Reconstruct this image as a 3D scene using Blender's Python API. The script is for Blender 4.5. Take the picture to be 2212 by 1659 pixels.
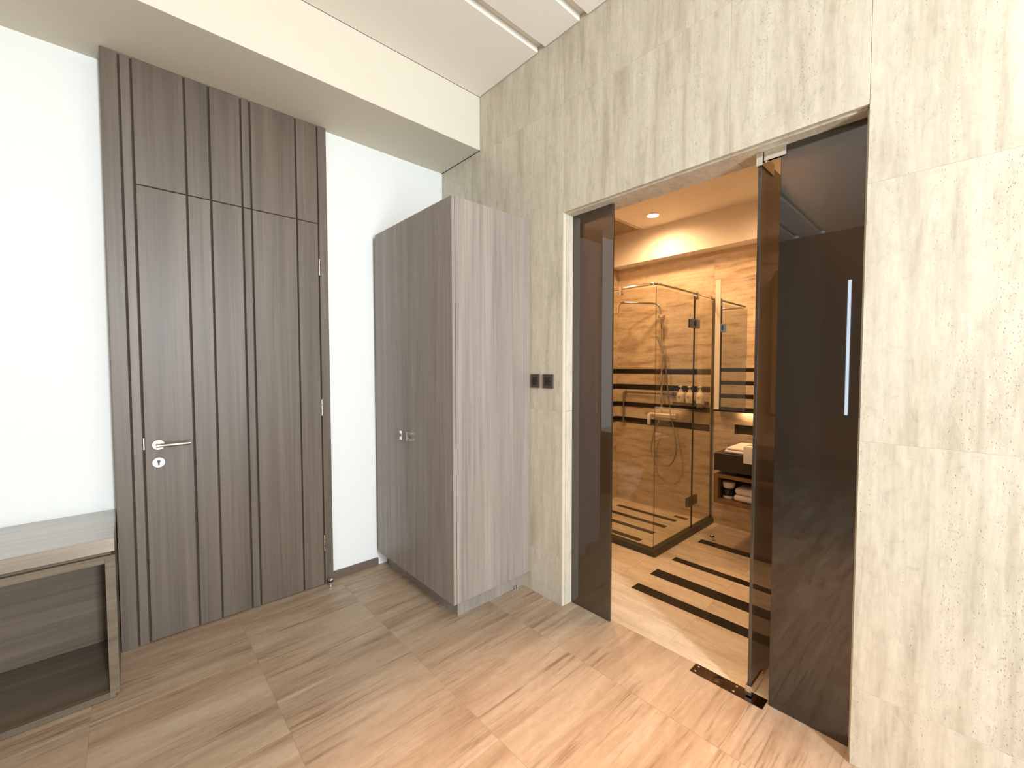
import bpy, bmesh, math, random
from mathutils import Vector, Matrix
random.seed(7)
for o in list(bpy.data.objects): bpy.data.objects.remove(o)
S = bpy.context.scene
COL = S.collection

# ------------------------------------------------------------------ camera
cam_d = bpy.data.cameras.new('camera'); cam = bpy.data.objects.new('camera', cam_d); COL.objects.link(cam)
R_ = Vector((0.73750357, -0.67534241, -0.00105622)); U_ = Vector((0.0272019, 0.02814289, 0.99923372)); F_ = Vector((0.67479519, 0.73696716, -0.03912608))
M = Matrix((R_, U_, -F_)).transposed().to_4x4(); M.translation = Vector((-1.78347, -2.72098, 1.35))
cam.matrix_world = M
cam_d.sensor_fit = 'HORIZONTAL'; cam_d.sensor_width = 36.0
cam_d.lens = 36.0 * 910.98 / 2212.0
cam_d.clip_start = 0.02
S.camera = cam
S.view_settings.view_transform = 'Standard'; S.view_settings.look = 'None'
S.view_settings.gamma = 1.0; S.view_settings.use_curve_mapping = False
S.view_settings.exposure = 0.42

# ------------------------------------------------------------------ world and lights
W = bpy.data.worlds.new('world'); S.world = W; W.use_nodes = True
W.node_tree.nodes['Background'].inputs[0].default_value = (0.75, 0.87, 1.0, 1)
W.node_tree.nodes['Background'].inputs[1].default_value = 1.0

def area(name, loc, target, sx, sy, power, color, spread=180):
    l = bpy.data.lights.new(name, 'AREA'); l.shape = 'RECTANGLE'; l.size = sx; l.size_y = sy
    l.energy = power; l.color = color; l.spread = math.radians(spread)
    o = bpy.data.objects.new(name, l); COL.objects.link(o); o.location = loc
    d = Vector(target) - Vector(loc)
    o.rotation_euler = d.to_track_quat('-Z', 'Y').to_euler()
    return o
DAY = (0.90, 0.955, 1.0)
area('daylight_curtain_gap_upper', (-1.45, -5.02, 2.15), (-1.45, 0, 2.15), 0.30, 1.3, 112, DAY)
area('daylight_curtain_gap_lower', (-1.45, -5.02, .75), (-1.45, 0, .75), 0.30, 1.4, 46, DAY)
area('daylight_side_window', (-4.95, -4.68, 1.5), (0, -4.68, 1.5), .55, 2.0, 10, (0.70, 0.88, 1.0))
area('daylight_curtain_slit', (-4.985, -1.62, 1.60), (0, -1.62, 1.60), 0.035, 1.75, 1.2, (0.80, 0.90, 1.0))
def spot(name, loc, power, color, angle=100, blend=0.8, size=0.05, aim=None):
    l = bpy.data.lights.new(name, 'SPOT'); l.energy = power; l.color = color
    l.spot_size = math.radians(angle); l.spot_blend = blend; l.shadow_soft_size = size
    o = bpy.data.objects.new(name, l); COL.objects.link(o); o.location = loc
    if aim: o.rotation_euler = (Vector(aim) - Vector(loc)).to_track_quat('-Z', 'Y').to_euler()
    return o
WARM = (1.0, 0.70, 0.44)
AMBER = (1.0, 0.60, 0.31)
ROOM_DL = [(-1.0, -2.3), (-1.9, -4.3), (-.9, -4.2)]
BATH_DL = [(1.526, -0.864), (1.45, -1.9), (0.75, -1.9), (0.75, -0.7)]

# ------------------------------------------------------------------ helpers
def new_obj(name, bm, mat, parent=None, smooth=False):
    if parent is not None:
        off = Vector((0, 0, 0)); p = parent
        while p: off += p.location; p = p.parent
        bmesh.ops.translate(bm, verts=bm.verts, vec=-off)
    me = bpy.data.meshes.new(name); 
    bmesh.ops.recalc_face_normals(bm, faces=bm.faces)
    bm.to_mesh(me); bm.free()
    if smooth:
        for p in me.polygons: p.use_smooth = True
    me.materials.append(mat)
    o = bpy.data.objects.new(name, me); COL.objects.link(o)
    if parent is not None: o.parent = parent
    return o
def tag(o, label=None, cat=None, group=None, kind=None):
    if label: o['label'] = label
    if cat: o['category'] = cat
    if group: o['group'] = group
    if kind: o['kind'] = kind
    return o
def thing(name, loc, label, cat, group=None, kind=None):
    o = bpy.data.objects.new(name, None); COL.objects.link(o); o.location = loc; o.empty_display_size = .05
    return tag(o, label, cat, group, kind)
def bx(bm, a, b, bev=0.0, seg=1):
    a, b = Vector([min(a[i], b[i]) for i in range(3)]), Vector([max(a[i], b[i]) for i in range(3)])
    r = bmesh.ops.create_cube(bm, size=1.0)
    vs = r['verts']
    for v in vs: v.co = Vector([a[i] + (v.co[i] + .5) * (b[i] - a[i]) for i in range(3)])
    if bev > 0:
        es = list({e for v in vs for e in v.link_edges})
        bmesh.ops.bevel(bm, geom=es, offset=bev, segments=seg, affect='EDGES', profile=.5)
    return vs
def box(name, a, b, mat, parent=None, bev=0.0, seg=1):
    bm = bmesh.new(); bx(bm, a, b, bev, seg); return new_obj(name, bm, mat, parent)
def tube(bm, pts, r, n=12, cap=True):
    pts = [Vector(p) for p in pts]; rings = []
    up = None
    for i, p in enumerate(pts):
        if i == 0: t = pts[1] - p
        elif i == len(pts) - 1: t = p - pts[i - 1]
        else: t = (pts[i + 1] - p).normalized() + (p - pts[i - 1]).normalized()
        t.normalize()
        if up is None: up = t.orthogonal().normalized()
        up = (up - t * up.dot(t)).normalized()
        s = t.cross(up)
        rr = r[i] if isinstance(r, (list, tuple)) else r
        rings.append([bm.verts.new(p + (up * math.cos(k * 2 * math.pi / n) + s * math.sin(k * 2 * math.pi / n)) * rr) for k in range(n)])
    for a, b in zip(rings, rings[1:]):
        for k in range(n): bm.faces.new((a[k], a[(k + 1) % n], b[(k + 1) % n], b[k]))
    if cap:
        bm.faces.new(rings[0]); bm.faces.new(rings[-1])
def smooth_path(pts, n=10):
    pts = [Vector(p) for p in pts]; out = []
    P = [pts[0]] + pts + [pts[-1]]
    for i in range(1, len(P) - 2):
        for k in range(n):
            t = k / n
            out.append(.5 * ((2 * P[i]) + (-P[i-1] + P[i+1]) * t + (2*P[i-1] - 5*P[i] + 4*P[i+1] - P[i+2]) * t*t + (-P[i-1] + 3*P[i] - 3*P[i+1] + P[i+2]) * t**3))
    out.append(pts[-1]); return out
def lathe(bm, prof, c, n=24, axis='z'):
    rings = []
    c = Vector(c)
    for r, h in prof:
        ring = []
        for k in range(n):
            a = k * 2 * math.pi / n
            v = (r * math.cos(a), r * math.sin(a), h)
            if axis == 'y': v = (v[0], -v[2], v[1])
            if axis == 'x': v = (-v[2], v[0], v[1])
            ring.append(bm.verts.new(c + Vector(v)))
        rings.append(ring)
    for a, b in zip(rings, rings[1:]):
        for k in range(n): bm.faces.new((a[k], a[(k + 1) % n], b[(k + 1) % n], b[k]))
    bm.faces.new(rings[0]); bm.faces.new(rings[-1])
def autos(o, ang=35):
    for p in o.data.polygons: p.use_smooth = True
    try: o.data.set_sharp_from_angle(angle=math.radians(ang))
    except Exception: pass
    return o
def lathe_obj(name, prof, c, mat, parent=None, n=24, axis='z'):
    bm = bmesh.new(); lathe(bm, prof, c, n, axis); return autos(new_obj(name, bm, mat, parent))
def tube_obj(name, pts, r, mat, parent=None, n=12):
    bm = bmesh.new(); tube(bm, pts, r, n); return autos(new_obj(name, bm, mat, parent))

# ------------------------------------------------------------------ materials
def mat(name):
    m = bpy.data.materials.new(name); m.use_nodes = True
    return m, m.node_tree.nodes, m.node_tree.links, m.node_tree.nodes['Principled BSDF']
def simple(name, col, rough=.5, metal=0.0, spec=.5, coat=0):
    m, N, L, B = mat(name)
    B.inputs['Base Color'].default_value = (*col, 1); B.inputs['Roughness'].default_value = rough
    B.inputs['Metallic'].default_value = metal; B.inputs['Specular IOR Level'].default_value = spec
    B.inputs['Coat Weight'].default_value = coat
    return m
def coords(N, L, scale, rnd=8.0):
    g = N.new('ShaderNodeNewGeometry'); oi = N.new('ShaderNodeObjectInfo')
    mul = N.new('ShaderNodeMath'); mul.operation = 'MULTIPLY'; mul.inputs[1].default_value = rnd
    L.new(oi.outputs['Random'], mul.inputs[0])
    add = N.new('ShaderNodeVectorMath'); add.operation = 'ADD'
    L.new(g.outputs['Position'], add.inputs[0]); L.new(mul.outputs[0], add.inputs[1])
    mp = N.new('ShaderNodeVectorMath'); mp.operation = 'MULTIPLY'; mp.inputs[1].default_value = scale
    L.new(add.outputs[0], mp.inputs[0]); return mp.outputs[0]
def noise(N, L, vec, scale=1, detail=4, rough=.55, dist=0):
    n = N.new('ShaderNodeTexNoise'); n.inputs['Scale'].default_value = scale; n.inputs['Detail'].default_value = detail
    n.inputs['Roughness'].default_value = rough; n.inputs['Distortion'].default_value = dist
    L.new(vec, n.inputs['Vector']); return n.outputs['Fac']
def ramp(N, L, fac, stops):
    r = N.new('ShaderNodeValToRGB'); e = r.color_ramp.elements
    while len(e) < len(stops): e.new(.5)
    for el, (p, c) in zip(e, stops): el.position = p; el.color = (*c, 1) if len(c) == 3 else c
    L.new(fac, r.inputs[0]); return r.outputs[0]
def mix(N, L, a, b, fac, mode='MIX'):
    m = N.new('ShaderNodeMix'); m.data_type = 'RGBA'; m.blend_type = mode
    if isinstance(fac, float): m.inputs[0].default_value = fac
    else: L.new(fac, m.inputs[0])
    for s, v in ((6, a), (7, b)):
        if isinstance(v, tuple): m.inputs[s].default_value = (*v, 1)
        else: L.new(v, m.inputs[s])
    return m.outputs[2]
def bump(N, L, B, h, strength=.3, dist=.002):
    b = N.new('ShaderNodeBump'); b.inputs['Strength'].default_value = strength; b.inputs['Distance'].default_value = dist
    L.new(h, b.inputs['Height']); L.new(b.outputs[0], B.inputs['Normal'])
def g(v): return (v, v, v)

def wood(name, dark, mid, light, rough=.45, axis='z', coat=0):
    m, N, L, B = mat(name)
    s1 = {'z': (90, 90, 1.6), 'x': (1.6, 90, 90)}[axis]; s2 = {'z': (14, 14, .5), 'x': (.5, 14, 14)}[axis]
    f1 = noise(N, L, coords(N, L, s1), 1, 4, .6, .4)
    f2 = noise(N, L, coords(N, L, s2), 1, 3, .5, .3)
    c1 = ramp(N, L, f2, [(.3, dark), (.5, mid), (.7, light)])
    c2 = ramp(N, L, f1, [(.3, g(.78)), (.5, g(1.0)), (.72, g(1.12))])
    s3 = {'z': (25, 25, 260), 'x': (260, 25, 25)}[axis]
    f3 = noise(N, L, coords(N, L, s3), 1, 2, .5, 0)
    c3 = ramp(N, L, f3, [(.35, g(.965)), (.65, g(1.025))])
    c = mix(N, L, mix(N, L, c1, c2, 1.0, 'MULTIPLY'), c3, 1.0, 'MULTIPLY')
    L.new(c, B.inputs['Base Color']); B.inputs['Roughness'].default_value = rough
    if axis == 'x': B.inputs['Coat Weight'].default_value = coat; B.inputs['Coat Roughness'].default_value = .18; B.inputs['Coat IOR'].default_value = 2.1
    bump(N, L, B, f1, .12, .001)
    return m
M_panel = wood('wood_panelling', (.100, .075, .054), (.126, .097, .072), (.155, .122, .093), .42)
M_cab = wood('wood_cabinet', (.25, .215, .188), (.29, .25, .218), (.335, .29, .255), .42)
M_desk = wood('wood_sideboard', (.11, .082, .054), (.14, .106, .070), (.17, .132, .09), .55, 'x')
M_desktop_lit = wood('wood_sideboard_top_lit', (.20, .165, .13), (.24, .20, .155), (.28, .235, .185), .4, 'x', 1.0)  # sideboard wood copied lighter, the wall's glancing reflection put into its colour
M_bathwood = simple('wood_vanity_shelf', (.22, .12, .05), .5)
M_groove = simple('groove_shadow_gap', (.05, .035, .026), .8)
M_white = simple('white_wall_paint', (.80, .82, .80), .75)
M_bulk = simple('bulkhead_paint', (.66, .62, .51), .8)
M_ceil = simple('ceiling_paint', (.86, .83, .75), .8)
M_ceilb = simple('bath_ceiling_paint', (.80, .74, .64), .8)

def travertine(name, cols, stretch, pit=1.0, rough=.5):
    m, N, L, B = mat(name)
    sx, sy, sz = stretch
    v = coords(N, L, (sx, sy, sz), 11.0)
    broad = noise(N, L, v, 1.2, 6, .62, .35)
    fine = noise(N, L, v, 6, 5, .6, .2)
    c = ramp(N, L, broad, [(.32, cols[0]), (.48, cols[1]), (.66, cols[2])])
    c = mix(N, L, c, ramp(N, L, fine, [(.3, g(.92)), (.5, g(1.0)), (.7, g(1.05))]), 1.0, 'MULTIPLY')
    mot = noise(N, L, coords(N, L, (35, 35, 22), 11.0), 1, 6, .7, .8)
    c = mix(N, L, c, ramp(N, L, mot, [(.30, g(.86)), (.46, g(1.0)), (.68, g(1.06))]), 1.0, 'MULTIPLY')
    # open pits, clustered along the veins
    vor = N.new('ShaderNodeTexVoronoi'); vor.inputs['Scale'].default_value = 1.0
    v2 = coords(N, L, (sx * 10, sy * 10, sz * 45), 11.0)
    d = N.new('ShaderNodeTexNoise'); d.inputs['Scale'].default_value = 2.2; L.new(v2, d.inputs['Vector'])
    ad = N.new('ShaderNodeVectorMath'); ad.operation = 'ADD'; L.new(v2, ad.inputs[0]); L.new(d.outputs['Color'], ad.inputs[1])
    L.new(ad.outputs[0], vor.inputs['Vector'])
    pits = ramp(N, L, vor.outputs['Distance'], [(.10, g(1)), (.24, g(0))])
    msk = noise(N, L, coords(N, L, (sx * 1.0, sy * 1.0, sz * .5), 11.0), .9, 6, .78, .5)
    msk = ramp(N, L, msk, [(.50, g(0)), (.58, g(1))])
    pm = mix(N, L, (0, 0, 0), pits, msk)
    bw = N.new('ShaderNodeRGBToBW'); L.new(pm, bw.inputs[0])
    fac = N.new('ShaderNodeMath'); fac.operation = 'MULTIPLY'; fac.inputs[1].default_value = .55 * pit; L.new(bw.outputs[0], fac.inputs[0])
    c = mix(N, L, c, tuple(x * .45 for x in cols[0]), fac.outputs[0])
    L.new(c, B.inputs['Base Color']); B.inputs['Roughness'].default_value = rough
    h = N.new('ShaderNodeMath'); h.operation = 'MULTIPLY_ADD'; h.inputs[1].default_value = -1.0 * pit; L.new(bw.outputs[0], h.inputs[0])
    fm = N.new('ShaderNodeMath'); fm.operation = 'MULTIPLY'; fm.inputs[1].default_value = .5; L.new(mot, fm.inputs[0])
    L.new(fm.outputs[0], h.inputs[2])
    bump(N, L, B, h.outputs[0], .45, .004)
    return m
M_trav = travertine('travertine_main', [(.46, .405, .305), (.565, .507, .395), (.63, .575, .46)], (16, 16, 1.7))
M_travgrout = simple('travertine_joint', (.60, .54, .44), .7)
M_bstone = travertine('travertine_bath', [(.38, .27, .17), (.58, .455, .31), (.66, .54, .39)], (3.0, 3.0, 18), .7, .32)
M_bfloor = travertine('travertine_bath_floor', [(.50, .40, .28), (.62, .51, .37), (.70, .59, .45)], (12, 1.6, 2), .25, .30)
M_dark = simple('dark_inlay_stone', (.022, .017, .012), .25)
M_curb = simple('dark_curb_stone', (.05, .045, .028), .3)
M_vanity = simple('dark_vanity_stone', (.035, .026, .02), .3)

def floor_tile():
    m, N, L, B = mat('wood_look_floor_tile')
    v = coords(N, L, (1.3, 9, 1), 13.0)
    broad = noise(N, L, v, 1.0, 5, .6, .5)
    c = ramp(N, L, broad, [(.3, (.31, .20, .12)), (.5, (.41, .295, .195)), (.7, (.49, .375, .265))])
    v2 = coords(N, L, (2.0, 46, 1), 13.0)
    st = noise(N, L, v2, 1.0, 6, .65, .9)
    streak = ramp(N, L, st, [(.34, (.58, .50, .44)), (.47, g(.95)), (.62, g(1.04))])
    msk = ramp(N, L, noise(N, L, coords(N, L, (1.6, 3.2, 1), 13.0), 1.4, 3, .5, .5), [(.40, g(0)), (.54, g(1))])
    streak = mix(N, L, g(1.0), streak, msk)
    c = mix(N, L, c, streak, 1.0, 'MULTIPLY')
    ps = ramp(N, L, noise(N, L, coords(N, L, (30, 60, 1), 13.0), 1, 3, .6), [(.3, g(.93)), (.7, g(1.05))])
    c = mix(N, L, c, ps, 1.0, 'MULTIPLY')
    L.new(c, B.inputs['Base Color']); B.inputs['Roughness'].default_value = .42
    bump(N, L, B, st, .1, .001)
    return m
M_floor = floor_tile()
M_grout = simple('floor_grout', (.34, .26, .185), .8)
M_chrome = simple('chrome', (.85, .83, .80), .08, 1.0)
M_steel = simple('brushed_steel', (.46, .41, .34), .38, 1.0)
M_hinge = simple('satin_hinge_steel', (.35, .33, .31), .3, 1.0)
M_plate = simple('dark_floor_plate', (.16, .12, .10), .12, 1.0)
M_bronze = simple('bronze_switch_plate', (.085, .06, .045), .35, .3)
M_black = simple('black_plastic', (.012, .012, .012), .3)
M_ceramic = simple('white_ceramic', (.85, .83, .80), .12, 0, .5, .3)
M_towel = simple('white_towel', (.82, .76, .70), .95)
M_bottle = simple('cream_bottle', (.72, .62, .48), .4)
M_ink = simple('grey_print', (.16, .13, .10), .6)
M_white2 = simple('white_plastic', (.78, .75, .70), .4)
M_mirror = simple('mirror', (.93, .93, .92), .005, 1.0)
M_vent = simple('vent_paint', (.60, .48, .34), .6)
M_skirt = simple('brown_baseboard', (.14, .10, .08), .45)
def emit(name, col, s):
    m, N, L, B = mat(name); B.inputs['Emission Color'].default_value = (*col, 1); B.inputs['Emission Strength'].default_value = s
    B.inputs['Base Color'].default_value = (*col, 1); return m
M_lamp = emit('lamp_disc', (1, .80, .50), 9.0)
M_led = emit('led_strip', (1, .66, .36), 22.0)
M_sky = emit('overcast_sky_pane', (.80, .92, 1.0), 3.0)

def clear_glass(name, tint, edge=False):
    m, N, L, B = mat(name); N.remove(B); out = N['Material Output']
    t = N.new('ShaderNodeBsdfTransparent'); t.inputs[0].default_value = (*tint, 1)
    gl = N.new('ShaderNodeBsdfGlossy'); gl.inputs['Roughness'].default_value = .0
    fr = N.new('ShaderNodeFresnel'); fr.inputs[0].default_value = 1.75
    geo = N.new('ShaderNodeNewGeometry'); sub = N.new('ShaderNodeMath'); sub.operation = 'SUBTRACT'; sub.inputs[0].default_value = 1.0
    L.new(geo.outputs['Backfacing'], sub.inputs[1]); mu = N.new('ShaderNodeMath'); mu.operation = 'MULTIPLY'; L.new(fr.outputs[0], mu.inputs[0]); L.new(sub.outputs[0], mu.inputs[1])
    ms = N.new('ShaderNodeMixShader'); L.new(mu.outputs[0], ms.inputs[0]); L.new(t.outputs[0], ms.inputs[1]); L.new(gl.outputs[0], ms.inputs[2])
    L.new(ms.outputs[0], out.inputs[0]); return m
M_glass = clear_glass('shower_glass', (.90, .90, .86))
M_glassedge = simple('glass_edge', (.02, .03, .02), .1)
def frosted():
    m, N, L, B = mat('frosted_bronze_glass'); N.remove(B); out = N['Material Output']
    t = N.new('ShaderNodeBsdfTranslucent'); t.inputs[0].default_value = (.40, .345, .285, 1)
    rf = N.new('ShaderNodeBsdfRefraction'); rf.inputs['IOR'].default_value = 1.3; rf.inputs['Roughness'].default_value = .55; rf.inputs[0].default_value = (.42, .37, .32, 1)
    df = N.new('ShaderNodeBsdfDiffuse'); df.inputs[0].default_value = (.022, .022, .018, 1)
    m0 = N.new('ShaderNodeMixShader'); m0.inputs[0].default_value = .5; L.new(t.outputs[0], m0.inputs[1]); L.new(rf.outputs[0], m0.inputs[2])
    m1 = N.new('ShaderNodeMixShader'); m1.inputs[0].default_value = .30; L.new(m0.outputs[0], m1.inputs[1]); L.new(df.outputs[0], m1.inputs[2])
    gl = N.new('ShaderNodeBsdfGlossy'); gl.inputs['Roughness'].default_value = .015; gl.inputs[0].default_value = (.9, .95, 1, 1)
    fr = N.new('ShaderNodeFresnel'); fr.inputs[0].default_value = 1.95
    geo = N.new('ShaderNodeNewGeometry'); sub = N.new('ShaderNodeMath'); sub.operation = 'SUBTRACT'; sub.inputs[0].default_value = 1.0
    L.new(geo.outputs['Backfacing'], sub.inputs[1]); mu = N.new('ShaderNodeMath'); mu.operation = 'MULTIPLY'; L.new(fr.outputs[0], mu.inputs[0]); L.new(sub.outputs[0], mu.inputs[1])
    m2 = N.new('ShaderNodeMixShader'); L.new(mu.outputs[0], m2.inputs[0]); L.new(m1.outputs[0], m2.inputs[1]); L.new(gl.outputs[0], m2.inputs[2])
    L.new(m2.outputs[0], out.inputs[0]); return m
M_frost = frosted()

# ------------------------------------------------------------------ dimensions
HS, HC, BY = 2.796, 3.14, -0.4605
YL, YR, HO, WT = -1.19, -2.473, 2.194, 0.165
XL, YB = -5.0, -5.1
BXB, BYL, BYR, BHC = 1.95, -0.25, -3.3, 2.63

def slab_grid(parent, name, plane, pos, thick, us, vs, material, gap, holes=(), bev=.0015):
    """pieces of a cladding: plane 'x' (u=y, v=z) 'y' (u=x, v=z) 'z' (u=x, v=y); pos = visible face, thick signed"""
    def pt(u, v, w): return {'x': (w, u, v), 'y': (u, w, v), 'z': (u, v, w)}[plane]
    for i in range(len(us) - 1):
        for j in range(len(vs) - 1):
            u0, u1 = sorted((us[i], us[i+1])); v0, v1 = sorted((vs[j], vs[j+1]))
            u0 += gap / 2; u1 -= gap / 2; v0 += gap / 2; v1 -= gap / 2
            rects = [(u0, v0, u1, v1)]
            for (a, b, c, d) in holes:
                nr = []
                for (p, q, r, s) in rects:
                    if a >= r or c <= p or b >= s or d <= q: nr.append((p, q, r, s)); continue
                    if p < a: nr.append((p, q, a, s))
                    if r > c: nr.append((c, q, r, s))
                    l, h = max(p, a), min(r, c)
                    if q < b: nr.append((l, q, h, b))
                    if s > d: nr.append((l, d, h, s))
                rects = nr
            rects = [r for r in rects if r[2] - r[0] > .004 and r[3] - r[1] > .004]
            if not rects: continue
            bm = bmesh.new()
            for (p, q, r, s) in rects: bx(bm, pt(p, q, pos), pt(r, s, pos + thick), bev if len(rects) == 1 else 0)
            new_obj(name, bm, material, parent)

def structure(name, loc, label, cat):
    return thing(name, loc, label, cat, kind='structure')

# ------------------------------------------------------------------ floor of the room: square wood-look tiles
fl = structure('floor', (-2, -3, 0), 'beige wood-look tiled floor of the entrance room', 'floor')
box('screed', (XL, YB, -.08), (.10, .2, -.0009), M_grout, fl)
xs = [.10] + [-.27 - .55 * k for k in range(9)] + [XL]
ys = [.094, -.5] + [-1.05 - .55 * k for k in range(11)]
ys = [y for y in ys if y > YB] + [YB]
slab_grid(fl, 'tile', 'z', 0.0, -.02, xs, ys, M_floor, .0013, bev=.0005,
          holes=[(.032, -2.198, .101, -1.906)])

# ------------------------------------------------------------------ walls of the room
wb = structure('wall_back', (-1, .1, 0), 'white painted back wall carrying the wood panelling', 'wall')
box('plaster_face', (-1.80, 0, 0), (0.0, .30, HC), M_white, wb)
box('recessed_plaster_face', (XL, .094, 0), (-1.80, .30, HC), M_white, wb)
wl = structure('wall_left', (XL, -3, 0), 'plain wall on the far left of the room', 'wall')
bm = bmesh.new()
bx(bm, (XL - .15, YB, 0), (XL, .3, HC))
new_obj('plaster_face', bm, simple('room_wall_beige', (.24, .18, .13), .8), wl)
wf = structure('wall_front', (-2, YB, 0), 'wall behind the camera with the window', 'wall')
bm = bmesh.new()
for a, b in (((XL, YB - .15, 0), (-2.35, YB, HC)), ((-.55, YB - .15, 0), (.2, YB, HC)), ((-2.35, YB - .15, 2.7), (-.55, YB, HC))): bx(bm, a, b)
new_obj('plaster_face', bm, simple('room_wall_grey', (.42, .36, .30), .8), wf)
w1 = structure('window_1', (-2.5, YB, 0), 'tall window behind the camera', 'window')
bm = bmesh.new()
for a, b in (((-2.35, YB - .1, 0), (-2.29, YB - .04, 2.7)), ((-.61, YB - .1, 0), (-.55, YB - .04, 2.7)), ((-1.75, YB - .1, 0), (-1.69, YB - .04, 2.7)), ((-2.35, YB - .1, 2.64), (-.55, YB - .04, 2.7)), ((-2.35, YB - .1, 0), (-.55, YB - .04, .06))): bx(bm, a, b)
new_obj('window_frame', bm, M_black, w1)
w2 = structure('window_2', (XL, -4.68, 0), 'side window in the far left wall', 'window')
bm = bmesh.new()
for a, b in (((XL + .001, -5.02, .20), (XL + .04, -4.96, 2.5)), ((XL + .001, -4.40, .20), (XL + .04, -4.34, 2.5)), ((XL + .001, -4.96, 2.44), (XL + .04, -4.40, 2.5)), ((XL + .001, -4.96, .20), (XL + .04, -4.40, .26))): bx(bm, a, b)
new_obj('window_frame', bm, M_black, w2)

ce = structure('ceiling', (-2, -3, HC), 'cream ceiling with recessed grooves and dropped bulkhead', 'ceiling')
box('ceiling_backing', (XL, YB, HC + .035), (.02, .3, HC + .12), M_ceil, ce)
gy = [(-1.0, -1.052), (-1.30, -1.348)]
yy = -1.348
prev = BY + .0
edges = []
for a, b in gy: edges.append((prev, a)); prev = b
edges.append((prev, YB))
for a, b in edges:
    box('ceiling_panel', (XL, b, HC), (-.002, a, HC + .034), M_ceil, ce, .004)
box('bulkhead', (XL, BY, HS), (-.002, .094, HC), M_bulk, ce)
box('shadow_line', (-.0045, BY - .0, HS - .003), (-.0005, -.0, HS + .001), M_groove, ce)

# travertine wall with the doorway
wr = structure('wall_right', (.1, -2, 0), 'vein-cut beige travertine wall around the bathroom doorway', 'wall')
bm = bmesh.new()
bx(bm, (.0010, YL + .0005, 0), (WT, .3, HC + .1)); bx(bm, (.0010, YB, 0), (WT, YR - .0005, HC + .1)); bx(bm, (.0010, YR, HO + .0005), (WT, YL, HC + .1))
new_obj('masonry_core', bm, M_travgrout, wr)
ysl = [0, -.19, -.624, YL, -1.61, -2.045, YR, -2.91, -3.35, -3.79, -4.3, -4.7, YB]
zsl = [0, .27, 1.105, 1.94, 2.775, HC]
slab_grid(wr, 'stone_slab', 'x', 0.0, .02, ysl, zsl, M_trav, .0012, holes=[(YR - .001, -.01, YL + .001, HO)], bev=.0006)
# reveals of the doorway
for z0, z1 in ((0, 1.105), (1.105, HO)):
    box('reveal_slab', (.021, YL - .006, z0 + .001), (WT + .003, YL + .012, z1 - .001), M_trav, wr, .0006)
    box('reveal_slab', (.021, YR - .012, z0 + .001), (WT + .003, YR + .006, z1 - .001), M_trav, wr, .0006)
for y0, y1 in ((YL - .006, -1.61), (-1.61, -2.045), (-2.045, YR + .006)):
    box('reveal_slab', (.021, y1 + .0005, HO - .006), (WT + .003, y0 - .0005, HO + .012), M_trav, wr, .0006)

# ------------------------------------------------------------------ baseboard
bb = box('baseboard_back', (-.851, -.012, 0), (-.542, 0, .052), M_skirt, None, .001)
tag(bb, 'low brown baseboard under the white wall beside the cabinet', 'baseboard', kind='structure')

# ------------------------------------------------------------------ wood panelling and door
PY = -.036
tr = structure('trim_1', (-1.34, PY, 0), 'grooved grey-brown wood panelling framing and topping the door', 'panelling')
box('backing_board', (-1.828, -.022, 0), (-.856, -.001, HS - .002), M_groove, tr)
GX = [-1.833, -1.771, -1.729, -1.533, -1.434, -1.294, -1.252, -1.0235, -.904, -.852]
GG = .0075
DZ = 2.214
def board(par, x0, x1, z0, z1, name='board'):
    return box(name, (x0 + GG / 2, PY, z0), (x1 - GG / 2, -.021, z1), M_panel, par, .0022)
box('side_board', (GX[0], PY, 0), (GX[1] - GG / 2, .092, HS - .002), M_panel, tr, .001)
board(tr, GX[1], GX[2], 0, HS - .002)
for i in range(2, 8): board(tr, GX[i], GX[i+1], DZ + .003, HS - .002)
box('side_board', (GX[8] + GG / 2, PY, 0), (GX[9], -.0005, HS - .002), M_panel, tr, .001)
dr = structure('door_1', (-1.316, PY, 0), 'tall grey-brown wooden door of vertical grooved boards with lever handle', 'door')
for i in range(2, 8):
    board(dr, GX[i], GX[i+1], .006, DZ)
# handle
def disc(bm, c, r, d, n=32):
    lathe(bm, [(r * .96, 0), (r, .001), (r, d - .0015), (r * .94, d)], c, n, 'y')
hx, hz = -1.675, .974
hb = bmesh.new(); disc(hb, (hx, PY, hz), .0255, .009)
h = autos(new_obj('door_handle', hb, M_steel, dr)); h['label'] = 'brushed steel lever on a round rose'
hb = bmesh.new(); tube(hb, [(hx, PY - .006, hz), (hx, PY - .050, hz)], .0085, 16)
tube(hb, [(hx - .010, PY - .048, hz), (hx + .122, PY - .048, hz + .001)], .0085, 16)
autos(new_obj('lever', hb, M_steel, h))
hb = bmesh.new(); disc(hb, (-1.676, PY, .887), .0255, .007)
k = autos(new_obj('lock_escutcheon', hb, M_steel, dr)); k['label'] = 'round steel keyhole cover'
hb = bmesh.new(); lathe(hb, [(.0075, 0), (.0075, .0082)], (-1.676, PY, .893), 16, 'y'); bx(hb, (-1.6795, PY - .0082, .873), (-1.6725, PY, .890))
new_obj('keyhole', hb, M_black, k)
box('strike_plate', (-1.7305, PY - .001, .955), (-1.7265, PY + .01, 1.010), M_steel, dr)
for z0, z1 in ((1.905, 2.005), (1.056, 1.158), (.217, .319)):
    bm = bmesh.new()
    for q in range(3): tube(bm, [(-.9045, PY - .005, z0 + (z1 - z0) * (q + .03) / 3), (-.9045, PY - .005, z0 + (z1 - z0) * (q + .97) / 3)], .006, 12)
    autos(new_obj('hinge', bm, M_steel, dr))

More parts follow.
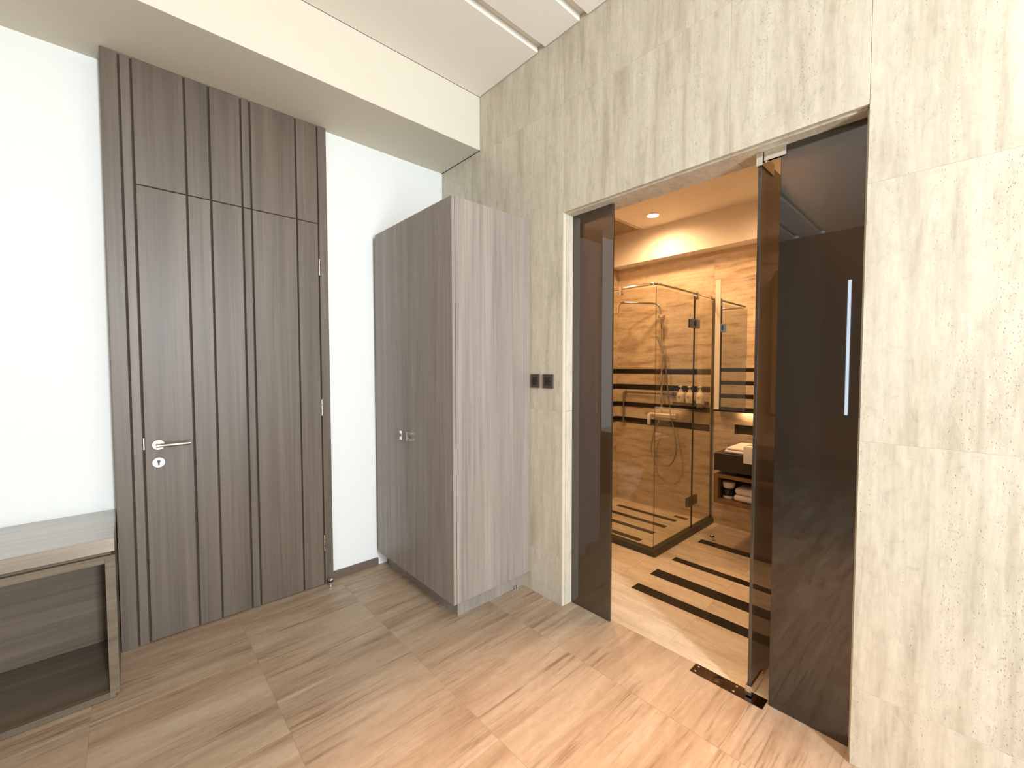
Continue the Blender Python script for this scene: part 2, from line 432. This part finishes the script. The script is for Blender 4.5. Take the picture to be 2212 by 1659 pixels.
# ------------------------------------------------------------------ door stops
def stop(loc, label):
    t = thing('door_stop', loc, label, 'door stop')
    x, y, z = loc
    lathe_obj('stem', [(.013, 0), (.013, .003), (.0105, .006), (.0105, .022), (.012, .026)], loc, M_chrome, t, 20)
    lathe_obj('rubber_ring', [(.0155, 0), (.017, .002), (.017, .008), (.0155, .010)], (x, y, z + .0262), M_black, t, 20)
    lathe_obj('cap', [(.0145, 0), (.014, .003), (.010, .006), (.003, .008)], (x, y, z + .0364), M_chrome, t, 20)
stop((-.883, -.072, .0002), 'small chrome door stop on the floor by the wooden door')
stop((1.558, -1.383, .0002), 'small round chrome door stop on the bathroom floor')

# ------------------------------------------------------------------ tall cabinet
cb = thing('cabinet', (-.28, -.5, 0), 'tall grey-brown two-door wooden cabinet standing against the travertine wall', 'cabinet')
CX, CY0, CY1, CZ0, CZ1 = -.5585, -.936, -.056, .112, 2.214
ct = .018
bm = bmesh.new()
bx(bm, (CX + .021, CY0 + .0005, CZ0), (-.0015, CY0 + ct, CZ1 - .0), .0008)
new_obj('side_panel', bm, M_cab, cb)
bm = bmesh.new()
bx(bm, (CX + .021, CY1 - ct, CZ0), (-.0015, CY1, CZ1)); new_obj('side_panel', bm, M_cab, cb)
box('top_panel', (CX + .021, CY0 + ct, CZ1 - ct), (-.0015, CY1 - ct, CZ1 - .001), M_cab, cb)
box('bottom_panel', (CX + .021, CY0 + ct, CZ0), (-.0015, CY1 - ct, CZ0 + ct), M_cab, cb)
box('back_panel', (-.012, CY0 + ct, CZ0 + ct), (-.0015, CY1 - ct, CZ1 - ct), M_cab, cb)
box('filler_strip', (CX + .014, CY1 + .001, CZ0), (-.02, -.0135, CZ1 - .01), M_cab, cb)
YS = -.486
def cab_door(y0, y1, hy, hside):
    d = box('door', (CX, y0, CZ0), (CX + ct, y1, CZ1), M_cab, cb, .0008)
    hb = bmesh.new(); z = .947
    # square loop pull: a plate with a notch cut from one side, on two short feet
    bx(hb, (CX - .024, hy - .016, z - .026), (CX - .019, hy - .016 + .012, z + .026), .0006)
    s0, s1 = (hy - .016 + .012, hy + .018)
    bx(hb, (CX - .024, s0, z + .010), (CX - .019, s1, z + .026), .0006)
    bx(hb, (CX - .024, s0, z - .026), (CX - .019, s1, z - .010), .0006)
    bx(hb, (CX - .019, hy + .006, z + .011), (CX + .001, hy + .018, z + .025), .0006)
    bx(hb, (CX - .019, hy + .006, z - .025), (CX + .001, hy + .018, z - .011), .0006)
    if hside < 0:
        for v in hb.verts: v.co.y = 2 * hy - v.co.y
    hh = new_obj('handle', hb, M_chrome, d)
cab_door(YS + .0015, CY1, -.428, 1)
cab_door(CY0, YS - .0015, -.506, -1)
box('plinth', (-.488, -.868, 0), (-.0015, CY1, CZ0 - .0005), M_cab, cb)
for x in (-.075, -.055):
    tube_obj('plinth_peg', [(x, -.880, .0), (x, -.880, .022)], .0035, M_chrome, cb, 10)

# ------------------------------------------------------------------ switches
def switch(y0, y1, label):
    t = thing('light_switch', (0, (y0 + y1) / 2, 1.231), label, 'light switch')
    box('frame', (-.009, y0, 1.231), (-.0002, y1, 1.311), M_bronze, t, .0012)
    m = (y0 + y1) / 2; w = (y1 - y0) * .26
    r = box('rocker', (-.0115, m - w, 1.248), (-.0085, m + w, 1.294), M_black, t, .0008)
    for zz in (1.259, 1.282): box('marking', (-.0122, m - w * .9, zz), (-.0113, m - w * .45, zz + .002), M_hinge, t)
switch(-1.014, -.9475, 'square bronze light switch touching the edge of the tall cabinet')
switch(-1.122, -1.043, 'square bronze light switch nearest the bathroom doorway')

# ------------------------------------------------------------------ sideboard at left
sb = thing('sideboard', (-2.6, -.16, 0), 'low open wooden sideboard along the white wall on the left', 'sideboard')
SX, SF, SBk = -1.836, -.385, .088
def sbox(name, a, b, bev=.001): return box(name, a, b, M_desk, sb, bev)
box('top', (-3.9, SF, .607), (SX, SBk, .662), M_desktop_lit, sb, .0015)
sbox('spacer', (-3.88, SF + .02, .592), (SX - .012, SBk, .607), 0)
bm = bmesh.new()
# open box: rounded bottom corner on the outer side
def rounded_side():
    b2 = bmesh.new()
    bx(b2, (SX - .030, SF, .004), (SX, SBk, .592))
    es = [e for e in b2.edges if abs(e.verts[0].co.x - SX) < 1e-5 and abs(e.verts[1].co.x - SX) < 1e-5 and e.verts[0].co.z < .02 and e.verts[1].co.z < .02]
    bmesh.ops.bevel(b2, geom=es, offset=.014, segments=4, affect='EDGES')
    return b2
new_obj('side_panel', rounded_side(), M_desk, sb)
sbox('side_panel', (-3.9, SF, .004), (-3.87, SBk, .592))
sbox('upper_panel', (-3.87, SF, .562), (SX - .030, SBk, .592))
sbox('bottom_panel', (-3.87, SF, .004), (SX - .030, SBk, .028))
sbox('back_panel', (-3.87, SBk - .012, .034), (SX - .030, SBk, .562), 0)
sbox('divider', (-2.9, SF + .01, .034), (-2.878, SBk - .012, .562))
for x in (-1.95, -2.9, -3.8):
    for y in (SF + .06, SBk - .05):
        lathe_obj('foot', [(.015, 0), (.015, .004)], (x, y, 0.0002), M_black, sb, 12)

# ------------------------------------------------------------------ doorway glass
GXF = .0727
gl1 = box('glass_panel', (GXF, -1.46, .004), (GXF + .012, -1.1975, 2.186), M_frost, None, .0008)
tag(gl1, 'narrow fixed dark frosted glass panel at the left side of the doorway', 'glass panel')
gl2 = box('glass_panel', (GXF, YR + .007, .004), (GXF + .012, -2.207, 2.186), M_frost, None, .0008)
tag(gl2, 'wide fixed dark frosted glass panel at the right side of the doorway', 'glass panel')
gd = thing('glass_door', (GXF, -2.13, 0), 'dark frosted glass door swung open into the bathroom beside its floor pivot plate', 'door')
box('glass_leaf', (GXF - .002, -2.142, .012), (GXF + .72, -2.130, 2.172), M_frost, gd, .0008)
def fitting(name, z0, z1, par, l=.135):
    bm = bmesh.new()
    bx(bm, (GXF - .012, -2.1475, z0), (GXF + l, -2.1425, z1), .001); bx(bm, (GXF - .012, -2.1295, z0), (GXF + l, -2.1245, z1), .001)
    bx(bm, (GXF - .012, -2.1430, z0), (GXF - .0025, -2.129, z1), .001)
    return new_obj(name, bm, M_chrome, par)
fitting('pivot_fitting', 2.135, 2.184, gd)
fitting('pivot_fitting', .006, .045, gd)
tp = thing('transom_fitting', (GXF, -2.19, 2.16), 'polished steel clamp joining the right glass panel to the door head', 'bracket')
box('clamp_plate', (GXF - .006, -2.225, 2.150), (GXF - .0005, -2.150, 2.1875), M_chrome, tp, .001)
box('clamp_plate', (GXF + .0125, -2.225, 2.150), (GXF + .018, -2.150, 2.1875), M_chrome, tp, .001)
fp = thing('floor_pivot_plate', (.07, -2.05, 0), 'dark polished metal pivot plate set into the threshold floor under the glass door', 'plate')
box('cover_plate', (.033, -2.197, -.012), (.100, -1.907, .0015), M_plate, fp, .0005)
for x, y in ((.048, -1.925), (.085, -1.925), (.048, -2.085), (.085, -2.085)):
    lathe_obj('screw', [(.005, 0), (.005, .0012), (.003, .0018)], (x, y, .0015), M_chrome, fp, 12)
lathe_obj('pivot_cap', [(.022, 0), (.022, .001), (.019, .0016)], (.068, -2.02, .0012), M_plate, fp, 24)

# ------------------------------------------------------------------ bathroom shell
bf = structure('floor', (1.0, -1.5, 0), 'cream travertine bathroom floor with dark inlaid strips', 'floor')
box('screed', (.10, BYR, -.08), (BXB + .1, BYL + .1, -.0012), M_travgrout, bf)
strips = [(.468, .552, -1.342, -2.9), (.708, .812, -1.331, -2.9), (1.005, 1.072, -1.330, -2.9), (1.440, 1.522, -1.320, -2.9),
          (1.118, 1.178, -.40, -1.010), (1.325, 1.385, -.40, -1.006), (1.520, 1.580, -.40, -1.007), (1.715, 1.775, -.40, -.998), (1.835, 1.885, -.925, -1.046)]
slab_grid(bf, 'floor_slab', 'z', 0.0, -.02, [.1025, .30, .95, 1.45, BXB], [BYL, -.85, -1.205, -1.75, -2.35, BYR], M_bfloor, .0012, bev=0,
          holes=[(a, d, b, c) for a, b, c, d in strips])
for a, b, c, d in strips:
    box('inlay_strip', (a + .0005, d + .0005, -.02), (b - .0005, c - .0005, -.0002), M_dark, bf)
wbb = structure('wall_back', (BXB, -1.5, 0), 'cream travertine back wall of the bathroom with dark stripes in the shower', 'wall')
box('masonry_core', (BXB + .02, BYR, 0), (BXB + .35, BYL + .3, 2.8), M_travgrout, wbb)
NI = (-1.60, .795, -1.392, .873)
slab_grid(wbb, 'stone_slab', 'x', BXB, .02, [BYL, -1.205, -2.1, BYR], [0, .808, 1.55, 2.342], M_bstone, .001, bev=0, holes=[NI])
# recessed tissue niche
bm = bmesh.new(); ny0, nz0, ny1, nz1 = NI
box('niche_lining', (BXB + .0195, ny0, nz0), (BXB + .0199, ny1, nz1), M_curb, wbb)
box('niche_cheek', (BXB + .001, ny1 - .012, nz0), (BXB + .019, ny1, nz1), M_bronze, wbb)
SZ = [(1.286, 1.335), (1.131, 1.183), (.954, 1.002), (.792, .849)]
for z0, z1 in SZ:
    box('inlay_strip', (BXB - .0012, -1.188, z0), (BXB - .0001, BYL - .0015, z1), M_dark, wbb)
wbl = structure('wall_left', (1, BYL, 0), 'cream travertine left wall of the shower with dark stripes', 'wall')
box('masonry_core', (WT, BYL + .02, 0), (BXB + .02, BYL + .1, 2.8), M_travgrout, wbl)
slab_grid(wbl, 'stone_slab', 'y', BYL, .02, [WT, .95, BXB], [0, .808, 1.55, 2.342, BHC], M_bstone, .001, bev=0)
for z0, z1 in SZ: box('inlay_strip', (WT + .005, BYL - .0012, z0), (BXB - .0015, BYL - .0001, z1), M_dark, wbl)
wbi = structure('wall_front', (WT, -.7, 0), 'inner bathroom face of the travertine wall with dark stripes', 'wall')
slab_grid(wbi, 'stone_slab', 'x', WT + .018, -.017, [BYL, YL + .014], [0, .808, 1.55, 2.342, BHC], M_bstone, .001, bev=0)
slab_grid(wbi, 'stone_slab', 'x', WT + .018, -.017, [YR - .014, BYR], [0, .808, 1.55, 2.342, BHC], M_bstone, .001, bev=0)
slab_grid(wbi, 'stone_slab', 'x', WT + .018, -.017, [YL + .014, YR - .014], [HO + .014, BHC], M_bstone, .001, bev=0)
for z0, z1 in ((1.298, 1.341), (1.143, 1.187), (.984, 1.033), (.838, .876)): box('inlay_strip', (WT + .0181, YL + .03, z0), (WT + .0192, BYL - .0015, z1), M_dark, wbi)
wbr = structure('wall_right', (1, BYR, 0), 'far right bathroom wall hidden behind the frosted panel', 'wall')
box('stone_face', (WT, BYR - .1, 0), (BXB + .3, BYR, 2.8), M_bstone, wbr)
bc = structure('ceiling', (1, -1.5, BHC), 'warm white bathroom ceiling with dropped bulkhead above the shower', 'ceiling')
VE = (1.30, -.62, 1.79, -.30)
box('ceiling_board', (WT, BYR, BHC), (1.812, BYL + .02, BHC + .1), M_ceilb, bc)
box('bulkhead', (1.812, BYR, 2.339), (BXB + .02, BYL + .02, BHC + .1), M_ceilb, bc)

# curb
cu = bmesh.new()
bx(cu, (.945, -1.236, 0.0), (1.005, BYL - .001, .045), .004); bx(cu, (1.005, -1.236, 0.0), (BXB - .001, -1.178, .045), .004)
tag(new_obj('shower_curb', cu, M_curb), 'low dark stone curb around the shower floor', 'curb')

# vent
ve = thing('ceiling_vent', (1.54, -.48, BHC), 'square slatted air vent in the bathroom ceiling', 'vent')
bm = bmesh.new(); a, b, c, d = VE
for p, q in (((a, b, BHC - .006), (a + .025, d, BHC - .0003)), ((c - .025, b, BHC - .006), (c, d, BHC - .0003)), ((a + .025, b, BHC - .006), (c - .025, b + .025, BHC - .0003)), ((a + .025, d - .025, BHC - .006), (c - .025, d, BHC - .0003))): bx(bm, p, q, .001)
new_obj('frame', bm, M_vent, ve)
box('backing', (a + .02, b + .02, BHC - .0012), (c - .02, d - .02, BHC - .0003), simple('vent_dark', (.06, .04, .025), .8), ve)
n = 18
for i in range(n):
    x = a + .032 + (c - a - .064) * i / (n - 1)
    box('slat', (x - .004, b + .026, BHC - .0055), (x + .004, d - .026, BHC - .0015), M_vent, ve)

# downlights
def downlight(x, y, z, label, powr, color, angle=176, em=M_lamp, r=.05):
    t = thing('downlight', (x, y, z), label, 'downlight')
    lathe_obj('trim_ring', [(r + .012, 0), (r + .012, -.003), (r, -.006), (r - .003, -.003), (r - .003, 0)], (x, y, z - .0002), M_white2, t, 28)
    lathe_obj('lamp', [(r - .004, 0), (r - .004, -.004)], (x, y, z - .0004), em, t, 24)
    s = spot('spot_lamp', (x, y, z - .02), powr, color, angle, 1.0, .05); s.location = (0, 0, -.02); s.parent = t
downlight(BATH_DL[0][0], BATH_DL[0][1], BHC, 'glowing round downlight in the bathroom ceiling near the vent', 48, AMBER)
for (x, y), lb in zip(BATH_DL[1:], ('round downlight over the vanity hidden behind the glass door', 'round downlight above the striped bathroom floor', 'round downlight above the toilet corner')):
    downlight(x, y, BHC, lb, 62 if 'toilet' in lb else 30, AMBER)
for (x, y), lb, pw in zip(ROOM_DL, ('warm round downlight of the room nearest the doorway', 'warm round downlight behind the camera', 'warm round downlight deeper in the room'), (330, 14, 20)):
    downlight(x, y, HC, lb, pw, (1.0, .54, .29), 50)

# ------------------------------------------------------------------ shower enclosure
se = thing('shower_enclosure', (.97, -1.2, .046), 'clear glass shower enclosure with chrome top rail standing on the dark curb', 'shower enclosure')
GFX, GRY, GT = .968, -1.208, 1.915
def pane(name, a, b): 
    o = box(name, a, b, M_glass, se); return o
pane('front_pane', (GFX, GRY + .004, .046), (GFX + .008, BYL - .002, GT))
pane('door_pane', (GFX + .001, GRY - .004, .052), (1.572, GRY + .004, GT))
pane('side_pane', (1.582, GRY - .004, .046), (BXB - .012, GRY + .004, GT))
box('pane_edge', (1.5725, GRY - .0045, .052), (1.5745, GRY + .0045, GT), M_glassedge, se)
box('pane_edge', (1.5795, GRY - .0045, .046), (1.5815, GRY + .0045, GT), M_glassedge, se)
box('corner_seal', (GFX - .0015, GRY - .0055, .052), (GFX + .0005, GRY - .0035, GT), M_glassedge, se)
box('wall_channel', (BXB - .012, GRY - .010, .046), (BXB - .0005, GRY + .010, GT), M_hinge, se)
rz = 1.938
rr = .0095
bm = bmesh.new()
tube(bm, [(GFX + .004, BYL - .001, rz), (GFX + .004, GRY + .05, rz), (GFX + .012, GRY + .012, rz), (GFX + .05, GRY, rz), (BXB - .06, GRY, rz)], rr, 12)
autos(new_obj('top_rail', bm, M_chrome, se), 60)
tube_obj('rail_flange', [(BXB - .075, GRY, rz), (BXB - .001, GRY, rz)], .016, M_chrome, se)
for p in ((GFX + .004, -.925), (1.61, GRY)):
    x, y = p; bm = bmesh.new()
    bx(bm, (x - .014, y - .014, rz - .05), (x + .014, y + .014, rz + .014), .004)
    autos(new_obj('rail_clamp', bm, M_chrome, se))
for z in (1.698, .268):
    bm = bmesh.new()
    for s in (-1, 1):
        bx(bm, (1.487, GRY + s * .006 - .003, z - .036), (1.570, GRY + s * .006 + .003, z + .036), .001)
        bx(bm, (1.584, GRY + s * .006 - .003, z - .036), (1.664, GRY + s * .006 + .003, z + .036), .001)
    bx(bm, (1.570, GRY - .007, z + .020), (1.584, GRY + .007, z + .036)); bx(bm, (1.570, GRY - .007, z - .036), (1.584, GRY + .007, z - .020))
    new_obj('glass_hinge', bm, M_hinge, se)
box('hinge_pin', (1.562, GRY - .012, 1.680), (1.592, GRY - .0095, 1.716), M_black, se)

# ------------------------------------------------------------------ shower column
sc = thing('shower_column', (1.93, -.765, .9), 'chrome rain shower column with hand shower on the striped wall', 'shower')
px, py = 1.895, -.770
lathe_obj('wall_rose', [(.024, 0), (.024, .008), (.018, .014)], (BXB - .0005, -.742, 1.822), M_chrome, sc, 20, 'x')
tube_obj('wall_bracket', [(BXB - .012, -.742, 1.822), (px, -.750, 1.822)], .013, M_chrome, sc)
path = [(px, -.772, .91), (px, -.765, 1.3), (px, -.757, 1.60), (px, -.748, 1.86)] + [(px - .004, -.742, 1.905), (px - .018, -.725, 1.935), (px - .05, -.69, 1.945)] + [(1.68, -.50, 1.955), (1.655, -.475, 1.95), (1.642, -.462, 1.925), (1.640, -.460, 1.865)]
tube_obj('riser_pipe', path, .0105, M_chrome, sc, 14)
lathe_obj('rain_head', [(.010, .03), (.012, .012), (.078, .004), (.080, 0), (.076, -.003)], (1.640, -.460, 1.845), M_chrome, sc, 36)
bm = bmesh.new(); tube(bm, [(px + .01, -.775, 1.822), (px - .04, -.775, 1.822)], .014, 14); tube(bm, [(px - .01, -.80, 1.822), (px - .01, -.73, 1.822)], .011, 14)
autos(new_obj('diverter', bm, M_chrome, sc))
# hand shower and its holder
bm = bmesh.new(); bx(bm, (px - .03, -.81, 1.462), (px + .02, -.715, 1.474), .002); tube(bm, [(px, -.766, 1.45), (px, -.763, 1.49)], .016, 14)
autos(new_obj('slider', bm, M_chrome, sc))
bm = bmesh.new(); tube(bm, [(px - .03, -.800, 1.475), (px - .045, -.765, 1.58), (px - .052, -.748, 1.635)], [.009, .011, .014], 14)
autos(new_obj('hand_shower', bm, M_chrome, sc))
# mixer
bm = bmesh.new()
tube(bm, [(px, -.655, .905), (px, -.89, .905)], .025, 18); tube(bm, [(px, -.885, .905), (px, -.92, .905)], [.030, .028], 18)
tube(bm, [(px, -.70, .905), (BXB - .001, -.70, .905)], .016, 14); tube(bm, [(px, -.85, .905), (BXB - .001, -.85, .905)], .016, 14)
tube(bm, [(px, -.60, .910), (px, -.655, .905)], [.010, .022], 18)
autos(new_obj('mixer_valve', bm, M_chrome, sc))
bm = bmesh.new(); bx(bm, (px - .07, -.688, .815), (px - .045, -.662, .915), .005, 2); bx(bm, (px - .06, -.684, .895), (px, -.668, .915), .003)
autos(new_obj('mixer_lever', bm, M_white2, sc))
hp = smooth_path([(px - .03, -.805, 1.465), (px - .025, -.815, 1.40), (px - .02, -.838, 1.15), (px - .02, -.87, .92), (px - .03, -.925, .70), (px - .04, -.935, .58), (px - .04, -.895, .475), (px - .04, -.835, .445), (px - .04, -.745, .47), (px - .03, -.69, .56), (px - .02, -.70, .70), (px - .01, -.745, .83), (px, -.755, .89)], 8)
tube_obj('shower_hose', hp, .0062, M_steel, sc, 8)

# solid bar added in place of a reflection in the shower glass
gb = thing('bar_reflection', (BXB, -.7, 1.0), 'L-shaped dull metal bar added left of the bottles as a reflection in the shower glass', 'bar reflection')
tube_obj('bar', [(BXB - .03, -.348, .80), (BXB - .03, -.348, 1.095), (BXB - .03, -.36, 1.103), (BXB - .03, -.865, 1.103)], .011, M_hinge, gb, 12)
for y, z in ((-.348, .80), (-.36, 1.103), (-.865, 1.103)): lathe_obj('mount', [(.018, 0), (.018, .006), (.012, .03)], (BXB - .0015, y, z), M_hinge, gb, 16, 'x')

# toiletries shelf and bottles
sh = thing('bottle_shelf', (1.9, -1.05, 1.02), 'small metal shelf holding three pump bottles in the shower', 'shelf')
bm = bmesh.new(); bx(bm, (1.825, -1.178, 1.018), (BXB - .002, -.915, 1.024), .001); bx(bm, (1.825, -1.178, 1.024), (1.828, -.915, 1.040), .0005)
new_obj('tray', bm, M_hinge, sh)
box('rear_lip', (BXB - .0045, -1.178, 1.024), (BXB - .002, -.915, 1.05), M_hinge, sh)
def bottle(y, label):
    x, z = 1.872, 1.0245
    t = thing('pump_bottle', (x, y, z), label, 'bottle', 'pump bottles on the shower shelf')
    lathe_obj('body', [(.028, 0), (.033, .003), (.034, .01), (.034, .075), (.031, .092), (.022, .104), (.014, .108)], (x, y, z), M_bottle, t, 28)
    lathe_obj('collar', [(.015, 0), (.015, .018), (.012, .020)], (x, y, z + .1075), M_white2, t, 20)
    bm = bmesh.new(); tube(bm, [(x, y, z + .127), (x, y, z + .152)], .0045, 10); bx(bm, (x - .035, y - .007, z + .150), (x + .008, y + .007, z + .160), .002); bx(bm, (x - .009, y - .012, z + .151), (x + .009, y + .012, z + .161), .003)
    autos(new_obj('pump_head', bm, M_white2, t))
    bm = bmesh.new()
    for dy, dz, w, hh in ((-.009, .066, .018, .0022), (-.003, .050, .005, .007), (-.012, .060, .024, .0012)):
        bx(bm, (x - .0352, y + dy, z + dz), (x - .0335, y + dy + w, z + dz + hh))
    new_obj('print', bm, M_ink, t)
bottle(-.964, 'cream pump bottle in the shower, the one farthest left on the shelf')
bottle(-1.045, 'cream pump bottle in the shower, the middle one of three')
bottle(-1.136, 'cream pump bottle in the shower, the one nearest the vanity')

# ------------------------------------------------------------------ toilet (wall hung on the left wall, seen mirrored in the shower glass)
tl = thing('toilet', (.5, BYL, .1), 'white wall-hung toilet reflected in the shower glass', 'toilet')
def toilet_bowl():
    bm = bmesh.new(); n = 28; rings = []
    for z, ln, wd, y0 in ((.03, .30, .10, 0), (.05, .36, .12, 0), (.14, .44, .145, 0), (.26, .52, .17, 0), (.36, .56, .182, 0), (.40, .56, .182, 0)):
        ring = []
        for k in range(n):
            a = math.pi * k / (n - 1)
            # a D-shaped outline, flat at the wall
            x = .5 + wd * math.cos(a) ; y = BYL - .002 - (ln - wd) * (1 if 0 < k < n - 1 else 0) * min(1, math.sin(a) * 3) - wd * math.sin(a) * 1.0
            ring.append(bm.verts.new((x, y, z + .03)))
        rings.append(ring)
    for a, b in zip(rings, rings[1:]):
        for k in range(n): bm.faces.new((a[k], a[(k+1) % n], b[(k+1) % n], b[k]))
    bm.faces.new(rings[0]); bm.faces.new(rings[-1]); return bm, rings
bm, _ = toilet_bowl(); autos(new_obj('bowl', bm, M_ceramic, tl), 60)
bm = bmesh.new(); n = 28; rings = []
for z, s in ((.432, 1.0), (.452, 1.015), (.466, .97)):
    ring = []
    for k in range(n):
        a = math.pi * k / (n - 1)
        ring.append(bm.verts.new((.5 + .185 * s * math.cos(a), BYL - .05 - .375 * s * min(1, math.sin(a) * 3) * (1 if 0 < k < n - 1 else 0) - .14 * s * math.sin(a), z)))
    rings.append(ring)
for a, b in zip(rings, rings[1:]):
    for k in range(n): bm.faces.new((a[k], a[(k+1) % n], b[(k+1) % n], b[k]))
bm.faces.new(rings[0]); bm.faces.new(rings[-1]); autos(new_obj('lid', bm, M_ceramic, tl), 50)
box('flush_plate', (.38, BYL - .012, .95), (.62, BYL - .001, 1.10), M_white2, tl, .003)

# ------------------------------------------------------------------ vanity, basin, mirror
va = thing('vanity_counter', (1.7, -1.9, .6), 'thick dark stone vanity counter on the bathroom back wall', 'counter')
VY = -1.451
box('slab', (1.40, -2.9, .594), (BXB - .001, VY, .724), M_vanity, va, .002)
vs = thing('vanity_shelf', (1.7, -1.9, .35), 'open wooden box shelf under the dark vanity counter', 'shelf')
def vbox(name, a, b): return box(name, a, b, M_bathwood, vs, .0008)
vbox('side_panel', (1.40, VY - .030, .354), (BXB - .001, VY, .568)); vbox('side_panel', (1.40, -2.9, .354), (BXB - .001, -2.87, .568))
vbox('upper_panel', (1.40, -2.87, .543), (BXB - .001, VY - .030, .568)); vbox('bottom_panel', (1.40, -2.87, .354), (BXB - .001, VY - .030, .385))
box('back_panel', (1.62, -2.87, .385), (1.63, VY - .030, .543), M_bathwood, vs)
for y in (VY - .08, -2.8):
    box('spacer', (1.46, y - .05, .568), (BXB - .001, y, .5935), M_bathwood, vs)
# jar
jx, jy, jz = 1.475, -1.530, .3862
j = thing('jar', (jx, jy, jz), 'white lidded jar with a black label in the vanity shelf', 'jar')
lathe_obj('body', [(.034, 0), (.038, .004), (.038, .09), (.034, .094)], (jx, jy, jz), M_white2, j, 28)
lathe_obj('lid', [(.0405, 0), (.0415, .004), (.0415, .024), (.037, .028)], (jx, jy, jz + .0945), M_white2, j, 28)
lathe_obj('label_band', [(.0385, 0), (.0385, .058)], (jx, jy, jz + .022), M_black, j, 28)
bm = bmesh.new()
for k, (dy, dz, w, hh) in enumerate(((-.006, .040, .004, .02), (.004, .046, .004, .012), (-.013, .056, .026, .003))):
    bx(bm, (jx - .0398, jy + dy, jz + .022 + dz - .02), (jx - .0375, jy + dy + w, jz + .022 + dz - .02 + hh))
new_obj('print', bm, M_ink, j)
# folded towels
def towel(a, b, name, label, group, folds=2, m=M_towel):
    bm = bmesh.new(); h = (b[2] - a[2]) / folds
    for k in range(folds):
        z0 = a[2] + k * h
        vs_ = bx(bm, (a[0], a[1], z0 + .0008), (b[0], b[1], z0 + h - .0008), min(h * .42, .02), 4)
    o = new_obj(name, bm, m); autos(o, 60)
    return tag(o, label, 'towel', group)
towel((1.425, -1.90, .3858), (1.60, -1.578, .4325), 'folded_towel', 'white folded towel at the bottom of the pair in the vanity shelf', 'towels in the vanity shelf', 1)
towel((1.43, -1.90, .4332), (1.60, -1.583, .482), 'folded_towel', 'white folded towel on top of the pair in the vanity shelf', 'towels in the vanity shelf', 1)
towel((1.43, -1.672, .7245), (1.74, -1.508, .748), 'folded_towel', 'lower folded hand towel on the dark counter beside the basin', 'towels on the counter', 1)
towel((1.44, -1.672, .7485), (1.73, -1.520, .767), 'folded_towel', 'upper folded hand towel on the dark counter beside the basin', 'towels on the counter', 1)
# basin
def basin():
    bm = bmesh.new()
    X0, X1, Y0, Y1, Z0, Z1, t = 1.30, 1.76, -2.24, -1.68, .7245, .812, .014
    X0 = 1.30
    # body in front of the counter and resting on it
    bx(bm, (X0, Y0, .694), (1.398, Y1, Z1), .006, 2)
    bx(bm, (1.398, Y0, Z0), (X1, Y1, Z0 + .014), .003)
    bx(bm, (1.398, Y0, Z0 + .014), (X1, Y0 + t, Z1), .003); bx(bm, (1.398, Y1 - t, Z0 + .014), (X1, Y1, Z1), .003); bx(bm, (X1 - .10, Y0 + t, Z0 + .014), (X1, Y1 - t, Z1), .003)
    return bm
    return bm
tag(autos(new_obj('washbasin', basin(), M_ceramic), 40), 'white rectangular washbasin overhanging the front of the dark vanity counter', 'basin')
# mirror cabinet
mc = thing('mirror_cabinet', (1.9, -1.7, 1.0), 'wall mirror cabinet with a pale side stile above the vanity', 'mirror')
MX = 1.845
box('carcass', (MX + .012, -2.6, 1.0), (BXB - .001, -1.262, 2.07), M_ceilb, mc)
box('stile', (MX - .002, -1.3035, .998), (MX + .0118, -1.2625, 2.072), M_ceilb, mc, .001)
box('mirror_glass', (MX, -2.6, .998), (MX + .006, -1.305, 2.072), M_mirror, mc)
box('lower_rim', (MX - .001, -2.6, .985), (BXB - .02, -1.262, .9975), M_black, mc)
box('led_strip', (1.905, -2.5, .980), (1.925, -1.45, .9845), M_led, mc)
